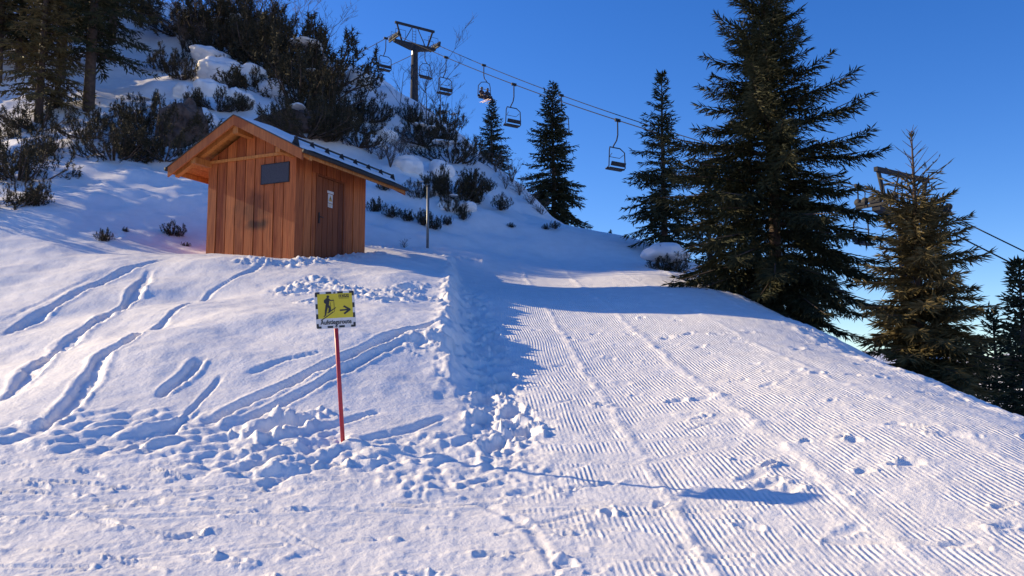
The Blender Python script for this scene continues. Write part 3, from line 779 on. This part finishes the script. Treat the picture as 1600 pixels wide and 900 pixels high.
PINES = [pine_mesh(101), pine_mesh(102, 1.9, 1.1, 28), pine_mesh(103, 1.1, 1.5, 26), pine_mesh(104, 1.0, .8, 12)]
def cap_mesh(seed, R=.5):
    bm = bmesh.new(); bmesh.ops.create_icosphere(bm, subdivisions=3, radius=1)
    for vv in bm.verts:
        c = vv.co; k = 1 + .45 * float(perlin(c.x * 1.7 + seed * 3.1, c.y * 1.7 + c.z)) + .2 * float(perlin(c.x * 4 + seed, c.z * 4 + c.y * 3))
        vv.co = Vector((c.x * R * k, c.y * R * k * .85, c.z * R * k * (.5 if c.z > 0 else .22)))
    return mesh_bm('snow_cap', bm, True)
CAPS = [cap_mesh(i) for i in range(4)]
for cp_ in CAPS: cp_.materials.append(M['snowcap'])
rb = random.Random(12)
def bush(u, v, px, label, group, kind=None, cap=False, m='pine'):
    h = hitz(u, v); kind = rb.randrange(3) if kind is None else kind
    hh = (1.5, 1.9, 1.1, 1.0)[kind]; sc = px * h[1] / F / hh
    if kind < 3:
        label = ('large ' if px > 68 else 'small ' if px < 42 else '') + label + (', snow on it' if cap else '')
    t = thing('dwarf_pine', label, 'bush', (h[0], h[1], h[2] - (.22 * hh * sc if kind < 3 else .04)), rb.uniform(0, 6.28), group); t.scale = (sc * rb.uniform(.85, 1.15),) * 2 + (sc,)
    st, fo = PINES[kind]; link('stems', st, M['bark'], t); 
    link('foliage', fo, M[m], t)
    if cap:
        for k in range(rb.choice((1, 2, 3))):
            c = bpy.data.objects.new('snow_cap', rb.choice(CAPS)); COL.objects.link(c); c.parent = t
            a_ = rb.uniform(0, 6.28); q_ = rb.uniform(0, .6); c.location = (q_ * math.cos(a_), q_ * math.sin(a_), hh * rb.uniform(.55, .8)); s_ = rb.uniform(.3, .6); c.scale = (s_ * 1.3, s_, s_ * .7); c.rotation_euler = (0, 0, rb.uniform(0, 6))
    return t
LA = ('dark bushy dwarf pine on the snowy slope left of the hut', 'dwarf pines left of the hut')
for (u, v, px) in [(28, 275, 70), (45, 318, 62), (8, 262, 70), (70, 240, 60), (178, 243, 60), (210, 242, 62), (225, 190, 50), (130, 225, 30), (60, 205, 50), (20, 215, 50), (258, 250, 50), (-10, 320, 60), (150, 195, 30), (85, 170, 40), (190, 205, 36), (240, 218, 66)]:
    bush(u, v, px, *LA, cap=rb.random() < .2)
LB = ('dark dwarf pine in the dense thicket above the hut roof', 'dwarf pines above the hut roof')
for (u, v, px) in [(335, 70, 80), (365, 85, 70), (395, 92, 85), (425, 100, 90), (320, 55, 70), (455, 115, 95), (480, 135, 88), (498, 150, 78), (470, 160, 80), (500, 190, 100), (525, 205, 70), (445, 200, 50), (480, 214, 56), (510, 222, 50), (380, 175, 32), (340, 172, 34), (300, 170, 36), (285, 125, 40), (268, 108, 50), (300, 90, 34), (535, 185, 36), (400, 60, 80), (440, 70, 80), (370, 50, 70), (350, 110, 26), (395, 135, 28), (360, 140, 22)]:
    bush(u, v, px, *LB, cap=rb.random() < .25)
LC = ('dwarf pine on the shaded snow slope right of the hut', 'dwarf pines on the shaded slope')
for (u, v, px) in [(u_, v_, p_ * .8) for u_, v_, p_ in [(575, 190, 62), (640, 190, 52), (660, 205, 62), (690, 225, 60), (665, 230, 50), (705, 250, 56), (720, 305, 78), (738, 310, 52), (700, 300, 48), (655, 305, 46), (600, 295, 26), (560, 230, 36), (570, 275, 22), (705, 330, 40), (555, 205, 40), (680, 285, 34), (695, 190, 40)]]:
    bush(u, v, px, *LC, cap=rb.random() < .35)
LD = ('small tuft of twigs poking through the shaded snow slope', 'tufts on the shaded slope')
for (u, v, px) in [(660, 352, 26), (680, 358, 22), (640, 345, 20), (765, 300, 20), (782, 330, 24), (725, 345, 20), (747, 318, 16), (852, 358, 10), (868, 360, 12), (700, 352, 14), (800, 356, 9), (615, 340, 20), (585, 330, 24), (270, 366, 24), (160, 376, 22), (197, 362, 10), (290, 385, 10)]:
    bush(u, v, px, *(LD if u > 400 else ('little tuft of dry twigs in the snow hollow left of the hut', 'tufts left of the hut')), kind=3)
def bare_mesh(seed, h, spread, levels=4, r0=.03, multi=1):
    rg = np.random.RandomState(seed); B_ = bmesh.new()
    def grow(p, d, L, r, lv):
        n_ = 4; pts = [p]; q_ = p
        for i in range(n_):
            d = d + rg.uniform(-.16, .16, 3) + np.array([0, 0, .06]); d = d / np.linalg.norm(d); q_ = q_ + d * L / n_; pts.append(q_)
        bm_tube(B_, pts, [r * (1 - .13 * i) for i in range(n_ + 1)], 5 if lv == levels else 3, False)
        if lv == 0: return
        for i in range(rg.randint(4, 7) if lv == levels else rg.randint(2, 5)):
            k = rg.randint(1, n_ + 1); a_ = rg.rand() * 6.28
            nd_ = d * .8 + spread * np.array([math.cos(a_), math.sin(a_), rg.uniform(-.1, .4)]); nd_ /= np.linalg.norm(nd_)
            grow(pts[k], nd_, L * rg.uniform(.4, .65), max(.006, r * .5), lv - 1)
    for m_ in range(multi):
        a_ = rg.rand() * 6.28; o_ = .5 if multi > 1 else .05
        grow(np.array([0, 0, -.2]), np.array([math.cos(a_) * o_ * rg.rand(), math.sin(a_) * o_ * rg.rand(), 1.]), h * (.62 if multi == 1 else .55) * rg.uniform(.8, 1.1), r0, levels if multi == 1 else levels - 1)
    return mesh_bm('branches', B_, True)
BARE = [bare_mesh(201, 4, .75), bare_mesh(202, 4, .6)]; SHRUB = [bare_mesh(211, 1.6, .8, 4, .016, 8), bare_mesh(212, 1.4, .9, 4, .014, 9)]
def bare(u, v, px, me_, h0, name, label, cat, group, m='twig', Y=None):
    h = hitz(u, v) if Y is None else ground(u, Y)
    o = tag(link(name, me_, M[m]), label, cat, group); s_ = px * h[1] / F / h0
    o.location = [float(h[0]), float(h[1]), float(h[2]) - .05]; o.scale = (s_, s_, s_); o.rotation_euler = (0, 0, rb.uniform(0, 6.28)); return o
for i, (u, v, px) in enumerate([(502, 112, 125), (478, 80, 110), (455, 62, 90), (430, 60, 85)]):
    bare(u, v, px, BARE[i % 2], 4, 'bare_tree', 'leafless young tree rising from the thicket above the hut', 'tree', 'bare trees above the hut')
for i, (u, v, px) in enumerate([(625, 178, 100), (668, 195, 130), (690, 205, 145), (655, 190, 100), (715, 222, 90)]):
    bare(u, v, px, BARE[(i + 1) % 2], 4, 'bare_tree', 'leafless thin tree around the foot of the distant lift pylon', 'tree', 'bare trees by the pylon')
for i, (u, v, px) in enumerate([(610, 262, 60), (595, 250, 50), (635, 262, 52), (625, 240, 60), (578, 240, 40)]):
    bare(u, v, px, SHRUB[i % 2], 1.4, 'bare_shrub', 'leafless arching shrub on the snow slope above the hut eave', 'bush', 'bare shrubs above the eave')
for i, (u, v, px) in enumerate([(790, 296, 40), (812, 306, 44), (775, 270, 40), (830, 318, 44), (800, 285, 50), (755, 255, 40), (735, 240, 36), (845, 335, 40)]):
    bare(u, v, px, SHRUB[i % 2], 1.4, 'bare_shrub', 'leafless brown shrub along the ridge below the spruces', 'bush', 'bare shrubs on the ridge')
for i, (u, v, px) in enumerate([(285, 85, 60), (300, 62, 95), (330, 55, 110), (360, 52, 110), (390, 58, 110), (415, 66, 110), (345, 60, 90), (310, 45, 90), (240, 40, 80), (280, 46, 80), (375, 46, 120), (320, 80, 60)]):
    bare(u, v, px, SHRUB[i % 2], 1.4, 'bare_shrub', 'tangled leafless shrub at the top of the left slope', 'bush', 'bare shrubs at the top of the left slope')
bare(632, 387, 20, SHRUB[0], 1.4, 'dry_weed', 'little reddish dry weed in the snow beside the hut', 'plant', None, 'drytwig')
for u, px in ((1166, 36), (1176, 44)):
    h = ground(u, 18.5); bare(u, 445, px, SHRUB[1], 1.4, 'dry_weed', 'dry weed stalk on the edge of the run before the tallest spruce', 'plant', 'dry weeds by the tallest spruce', 'drytwig', Y=18.2).scale.x *= .4

# ------------------------------------------------------------------ rock, snow pillows, snow-capped bush, post
def rock_mesh(seed, sx_, sy_, sz_):
    bm = bmesh.new(); bmesh.ops.create_icosphere(bm, subdivisions=4, radius=1)
    for vv in bm.verts:
        c = vv.co.copy(); k = 1 + .35 * float(perlin(c.x * 1.3 + seed, c.y * 1.3 + c.z * .9)) + .30 * abs(float(perlin(c.x * 2.8 + seed, c.z * 1.6 - c.y * 2))) + .14 * float(perlin(c.x * 9, c.z * 9 + c.y * 7))
        vv.co = Vector((c.x * sx_ * k, c.y * sy_ * k, c.z * sz_ * k))
    return mesh_bm('rock', bm)
for (u, v, a1, a2, a3, lb_) in ((275, 225, .75, .6, 1.05, 'brown rock face half buried under snow behind the hut roof'), (450, 208, 1.2, .7, .6, 'low brown rock under the thicket above the hut ridge')):
    h = hitz(u, v); o = tag(link('rock', rock_mesh(u * .1, a1, a2, a3), M['rock']), lb_, 'rock'); o.location = [float(h[0]), float(h[1]) + .3, float(h[2]) + .15 * a3]
def pillow(u, v, wpx, hpx, label, group, dy=0):
    h = hitz(u, v); bm = bmesh.new(); bmesh.ops.create_icosphere(bm, subdivisions=4, radius=1); s_ = h[1] / F
    for vv in bm.verts:
        c = vv.co.copy(); k = 1 + .3 * float(perlin(c.x * 1.6 + u, c.y * 1.6 + c.z)) + .12 * float(perlin(c.x * 4 + v, c.z * 4))
        vv.co = Vector((c.x * k * wpx * s_ / 2, c.y * k * wpx * s_ / 2.4, c.z * k * hpx * s_ / 2))
    o = tag(link('snow_pillow', mesh_bm('snow_pillow', bm, True), M['snowcap']), label, 'snow', group); o.location = [float(h[0]), float(h[1]) + dy, float(h[2]) - hpx * s_ * .08]; o.rotation_euler = (0, rad(15), 0)
for (u, v, a_, b_) in ((310, 190, 70, 44), (300, 150, 60, 36), (345, 120, 90, 50), (390, 125, 80, 50), (425, 150, 50, 44), (330, 150, 60, 36), (375, 155, 50, 30), (330, 95, 70, 30)):
    pillow(u, v, a_, b_, 'soft pillow of snow draped over the rocks above the hut', 'snow pillows above the hut')
for (u, v, a_, b_) in ((600, 215, 40, 24), (560, 130, 40, 30), (640, 265, 50, 30), (690, 275, 40, 30), (700, 325, 36, 26), (730, 330, 30, 18), (585, 225, 40, 24), (670, 300, 34, 20)):
    pillow(u, v, a_, b_, 'soft pillow of snow on the shaded slope among dwarf pines', 'snow pillows on the shaded slope')
g = ground(1048, 24.5); t = thing('snow_capped_bush', 'bush buried under a round cap of snow at the crest of the run', 'bush', (g[0], g[1], g[2] - .1))
st, fo = PINES[0]
link('stems', st, M['bark'], t); link('foliage', fo, M['pine'], t); t.scale = (.62, .62, .58)
bm = bmesh.new(); bmesh.ops.create_icosphere(bm, subdivisions=4, radius=1)
for vv in bm.verts:
    c = vv.co.copy(); k = 1 + .2 * float(perlin(c.x * 1.6 + 8, c.y * 1.6 + c.z)); vv.co = Vector((c.x * k * 1.05 - .25, c.y * k * 1.0, (c.z * k * .62 if c.z > 0 else c.z * .35) + .95))
link('snow_cap', mesh_bm('snow_cap', bm, True), M['snowcap'], t)
h = hitz(668, 388); s_ = h[1] / F
post = thing('metal_post', 'thin grey metal post standing in the snow right of the hut', 'post', (h[0], h[1], h[2]))
tube('shaft', [(0, 0, -.4), (0, 0, 98 * s_)], .038, M['metal_grey'], post, 10); tube('cap', [(0, 0, 98 * s_ - .01), (0, 0, 98 * s_ + .03)], .046, M['metal_dark'], post, 10)

# ------------------------------------------------------------------ chairlift
c1 = P(648, 72, 85.); c2 = P(1413, 336, 42.)
ld = np.array([c2[0] - c1[0], c2[1] - c1[1], 0]); ld /= np.linalg.norm(ld)
ang = math.atan2(ld[1], ld[0])             # local x = down the line, local y = across
AL = 4.7
def pylon(c, label, name='lift_pylon'):
    gzz = gz(c[0], c[1]); t = thing(name, label, 'pylon', (c[0], c[1], gzz), ang); hh = c[2] - gzz
    tube('column', [(0, 0, -.8), (0, 0, hh * .5), (0, 0, hh - .1)], [.52, .42, .32], M['steel'], t, 14)
    bm = bmesh.new(); k = .22
    bm_prism(bm, [(-.22, -AL / 2, hh - .02), (-.22, -AL / 2, hh + .2), (-.22, AL / 2, hh + .2), (-.22, AL / 2, hh - .02), (-.22, .5, hh - .45), (-.22, -.5, hh - .45)], (.44, 0, 0))
    arm = link('crossarm', mesh_bm('crossarm', bm), M['steel'], t)
    for sg in (-1, 1):
        y = sg * AL / 2
        bm = bmesh.new(); bm_box(bm, -1.05, 1.05, y - .07, y + .07, hh + .18, hh + .34); asm = link('sheave_beam', mesh_bm('sheave_beam', bm), M['metal_dark'], t)
        for i in range(6):
            x = -.95 + i * .38
            tube('sheave', [(x, y - .06, hh + .52), (x, y + .06, hh + .52)], .18, M['metal_dark'], asm, 12)
            if i % 2 == 0: box('rocker', x - .08, x + .46, y - .12, y - .07, hh + .34, hh + .46, M['steel'], asm)
        # slanted legs up to the lifting beam, inward walkway rails
        tube('frame_leg', [(0, sg * 1.45, hh + .15), (0, sg * 2.05, hh + 1.95)], .10, M['steel'], t, 6)
        tube('frame_brace', [(0, sg * 1.25, hh + .15), (0, sg * .35, hh + 1.85)], .045, M['steel'], t, 5)
        for x in (-.5, .5):
            tube('handrail', [(x, sg * 1.3, hh + .2), (x, sg * 1.3, hh + 1.15), (x, sg * 2.4, hh + 1.15), (x, sg * 2.5, hh + .2)], .025, M['steel'], t, 5)
    box('lifting_beam', -.1, .1, -2.25, 2.25, hh + 1.9, hh + 2.12, M['steel'], t)
    lad = tube('ladder', [(-.16, -.2, hh + .2), (-.16, -.2, hh + 1.9)], .025, M['steel'], t, 5); tube('ladder_rail', [(-.16, .2, hh + .2), (-.16, .2, hh + 1.9)], .025, M['steel'], lad, 5)
    for i in range(5): tube('rung', [(-.16, -.2, hh + .4 + .3 * i), (-.16, .2, hh + .4 + .3 * i)], .018, M['steel'], lad, 5)
    box('number_plate', -.05, .22, -.345, -.335, hh - 1.0, hh - .6, M['paper'], t)
    return t
pylon(c1, 'grey lift pylon with crossarm and lifting frame on the snowy hilltop')
pylon(c2, 'lift pylon half hidden behind the sunlit olive spruce')
perp = np.array([-ld[1], ld[0], 0])
up = np.array([0, 0, .76])
def span(a, b, sag, n=40): return [tuple(a + (b - a) * s + np.array([0, 0, -4 * sag * s * (1 - s)])) for s in np.linspace(0, 1, n)]
ROPE = {}
e3 = c2 + ld * 60 + np.array([0, 0, -36.]); e0 = c1 - ld * 70 + np.array([0, 0, 10.])
for sg, lb_ in ((-1, 'haul rope of the chairlift on the outer side of the pylons'), (1, 'haul rope of the chairlift on the far side of the pylons')):
    A_, B_, E_, S_ = [q_ + perp * sg * AL / 2 + up for q_ in (c1, c2, e3, e0)]
    pts = span(S_, A_, 1.2)[:-1] + span(A_, B_, .9)[:-1] + span(B_, E_, 1.0); ROPE[sg] = [np.array(q_) for q_ in pts]
    o = tag(tube('haul_rope', pts, .034, M['rope'], None, 6), lb_ if sg < 0 else lb_, 'cable')
# chairs
def chair_parts():
    def mb(f, sm=True):
        bm = bmesh.new(); f(bm); return mesh_bm('part', bm, sm)
    parts = []
    parts.append(('hanger', mb(lambda bm: bm_tube(bm, [(0, 0, 0), (0, .0, -.25), (0, .0, -1.0), (0, .12, -1.35), (0, .42, -1.62), (0, .52, -1.75)], .045, 6)), 'steel'))
    parts.append(('grip', mb(lambda bm: bm_box(bm, -.22, .22, -.06, .06, -.1, .1), False), 'metal_dark'))
    def fr(bm):
        # hoop around two seats; x = across the chair (seat width), y = forward
        w_ = .66
        bm_tube(bm, [(-w_, .5, -3.28), (-w_ - .05, .1, -3.15), (-w_, .1, -2.1), (-w_ + .22, .3, -1.8), (0, .45, -1.75), (w_ - .22, .3, -1.8), (w_, .1, -2.1), (w_ + .05, .1, -3.15), (w_, .5, -3.28)], .04, 6)
    parts.append(('frame', mb(fr), 'steel'))
    parts.append(('seat', mb(lambda bm: bm_box(bm, -.66, .66, .05, .58, -3.30, -3.20, .03), False), 'chair'))
    parts.append(('backrest', mb(lambda bm: bm_prism(bm, [(-.62, .04, -3.12), (.62, .04, -3.12), (.62, -.06, -2.86), (-.62, -.06, -2.86)], (0, -.05, .0)), False), 'chair'))
    def bar(bm): bm_tube(bm, [(-.5, .02, -2.3), (-.45, .35, -2.45), (.45, .35, -2.45), (.5, .02, -2.3)], .022, 5)
    parts.append(('safety_bar', mb(bar), 'steel'))
    return parts
CH = chair_parts()
def rope_at(sg, u):
    best = None
    for a_, b_ in zip(ROPE[sg], ROPE[sg][1:]):
        ua = 800 + F * a_[0] / ((a_[1]) * math.cos(PITCH) + (a_[2] - 1.6) * math.sin(PITCH)); ub = 800 + F * b_[0] / ((b_[1]) * math.cos(PITCH) + (b_[2] - 1.6) * math.sin(PITCH))
        if (ua - u) * (ub - u) <= 0:
            s = (u - ua) / (ub - ua + 1e-9); return a_ + (b_ - a_) * s
    return None
CHAIRROT = {}
def lift_chair(u, sg, label, yaw=0):
    p = rope_at(sg, u)
    t = thing('lift_chair', label, 'chair', (p[0], p[1], p[2]), ang + (math.pi / 2 if sg < 0 else -math.pi / 2) + yaw, 'chairs hanging on the lift')
    for nm, me_, mm in CH: link(nm, me_, M[mm], t)
    return t
lift_chair(603, -1, 'empty lift chair hanging just uphill of the hilltop pylon head')
lift_chair(582, 1, 'empty lift chair below the rope uphill of the hilltop pylon')
lift_chair(533, -1, 'lift chair partly hidden by the pine thicket on the rope uphill of the pylon')
lift_chair(664, 1, 'empty lift chair right beside the hilltop pylon column')
lift_chair(697, -1, 'empty lift chair among bare branches just below the hilltop pylon')
pc = lift_chair(756, 1, 'lift chair carrying two seated skiers')
lift_chair(803, -1, 'empty lift chair between the skiers and the pointed ridge spruce')
lift_chair(877, 1, 'empty lift chair behind the top of the pointed ridge spruce')
lift_chair(965, -1, 'largest empty lift chair hanging before the slim open spruce')
lift_chair(1340, 1, 'lift chair glimpsed between the branches beside the half hidden pylon')
# two skiers on the chair
def person_mesh(seed):
    pts = {'pel': (0, .22, .12), 'belly': (0, .16, .32), 'chest': (0, .13, .52), 'neck': (0, .15, .68), 'head': (0, .18, .80), 'crown': (0, .17, .92)}
    r = {'pel': .16, 'belly': .15, 'chest': .17, 'neck': .07, 'head': .115, 'crown': .075}
    ed = [('pel', 'belly'), ('belly', 'chest'), ('chest', 'neck'), ('neck', 'head'), ('head', 'crown')]
    for s, sg in (('l', -1), ('r', 1)):
        pts.update({'sh' + s: (sg * .20, .13, .58), 'el' + s: (sg * .27, .22, .34), 'wr' + s: (sg * .17, .46, .30), 'ha' + s: (sg * .14, .54, .31),
                    'hi' + s: (sg * .10, .28, .09), 'kn' + s: (sg * .12, .68, .07), 'an' + s: (sg * .12, .74, -.36), 'to' + s: (sg * .12, .94, -.42)})
        r.update({'sh' + s: .085, 'el' + s: .065, 'wr' + s: .05, 'ha' + s: .05, 'hi' + s: .11, 'kn' + s: .085, 'an' + s: .075, 'to' + s: .06})
        ed += [('chest', 'sh' + s), ('sh' + s, 'el' + s), ('el' + s, 'wr' + s), ('wr' + s, 'ha' + s), ('pel', 'hi' + s), ('hi' + s, 'kn' + s), ('kn' + s, 'an' + s), ('an' + s, 'to' + s)]
    ks = list(pts); me_ = bpy.data.meshes.new('body'); me_.from_pydata([pts[k] for k in ks], [(ks.index(a_), ks.index(b_)) for a_, b_ in ed], [])
    o = bpy.data.objects.new('tmp', me_); COL.objects.link(o)
    md = o.modifiers.new('s', 'SKIN'); 
    for i, k in enumerate(ks): me_.skin_vertices[0].data[i].radius = (r[k], r[k]); me_.skin_vertices[0].data[i].use_root = (k == 'pel')
    o.modifiers.new('d', 'SUBSURF').levels = 1
    dg = bpy.context.evaluated_depsgraph_get(); out = bpy.data.meshes.new_from_object(o.evaluated_get(dg)); bpy.data.objects.remove(o)
    out.shade_smooth(); return out
pm = person_mesh(1)
bpy.context.view_layer.update()
mw = pc.matrix_world.copy()
for sg, mm, lb_ in ((-1, 'cloth1', 'person in dark ski clothes seated on the lift chair, slightly leaning'), (1, 'cloth2', 'person in brownish ski clothes seated on the lift chair')):
    loc = mw @ Vector((sg * .32, .0, -3.19))
    t = thing('person', lb_, 'person', loc, pc.rotation_euler.z)
    b_ = pm.copy(); b_.materials.clear(); link('body', b_, M[mm], t)
    bm = bmesh.new(); bmesh.ops.create_icosphere(bm, subdivisions=2, radius=.135)
    bmesh.ops.translate(bm, vec=(0, .165, .875), verts=bm.verts); link('helmet', mesh_bm('helmet', bm, True), M['black'], t)
    bm = bmesh.new(); bmesh.ops.create_icosphere(bm, subdivisions=2, radius=.085); bmesh.ops.translate(bm, vec=(0, .245, .80), verts=bm.verts); link('face', mesh_bm('face', bm, True), M['skin'], t)
    for s2 in (-1, 1):
        sk = bmesh.new(); bm_prism(sk, [(s2 * .12 - .045, .1, -.50), (s2 * .12 + .045, .1, -.50), (s2 * .12 + .045, 1.6, -.58), (s2 * .12 - .045, 1.6, -.58)], (0, 0, .02)); link('ski', mesh_bm('ski', sk), M['red'] if sg > 0 else M['black'], t)
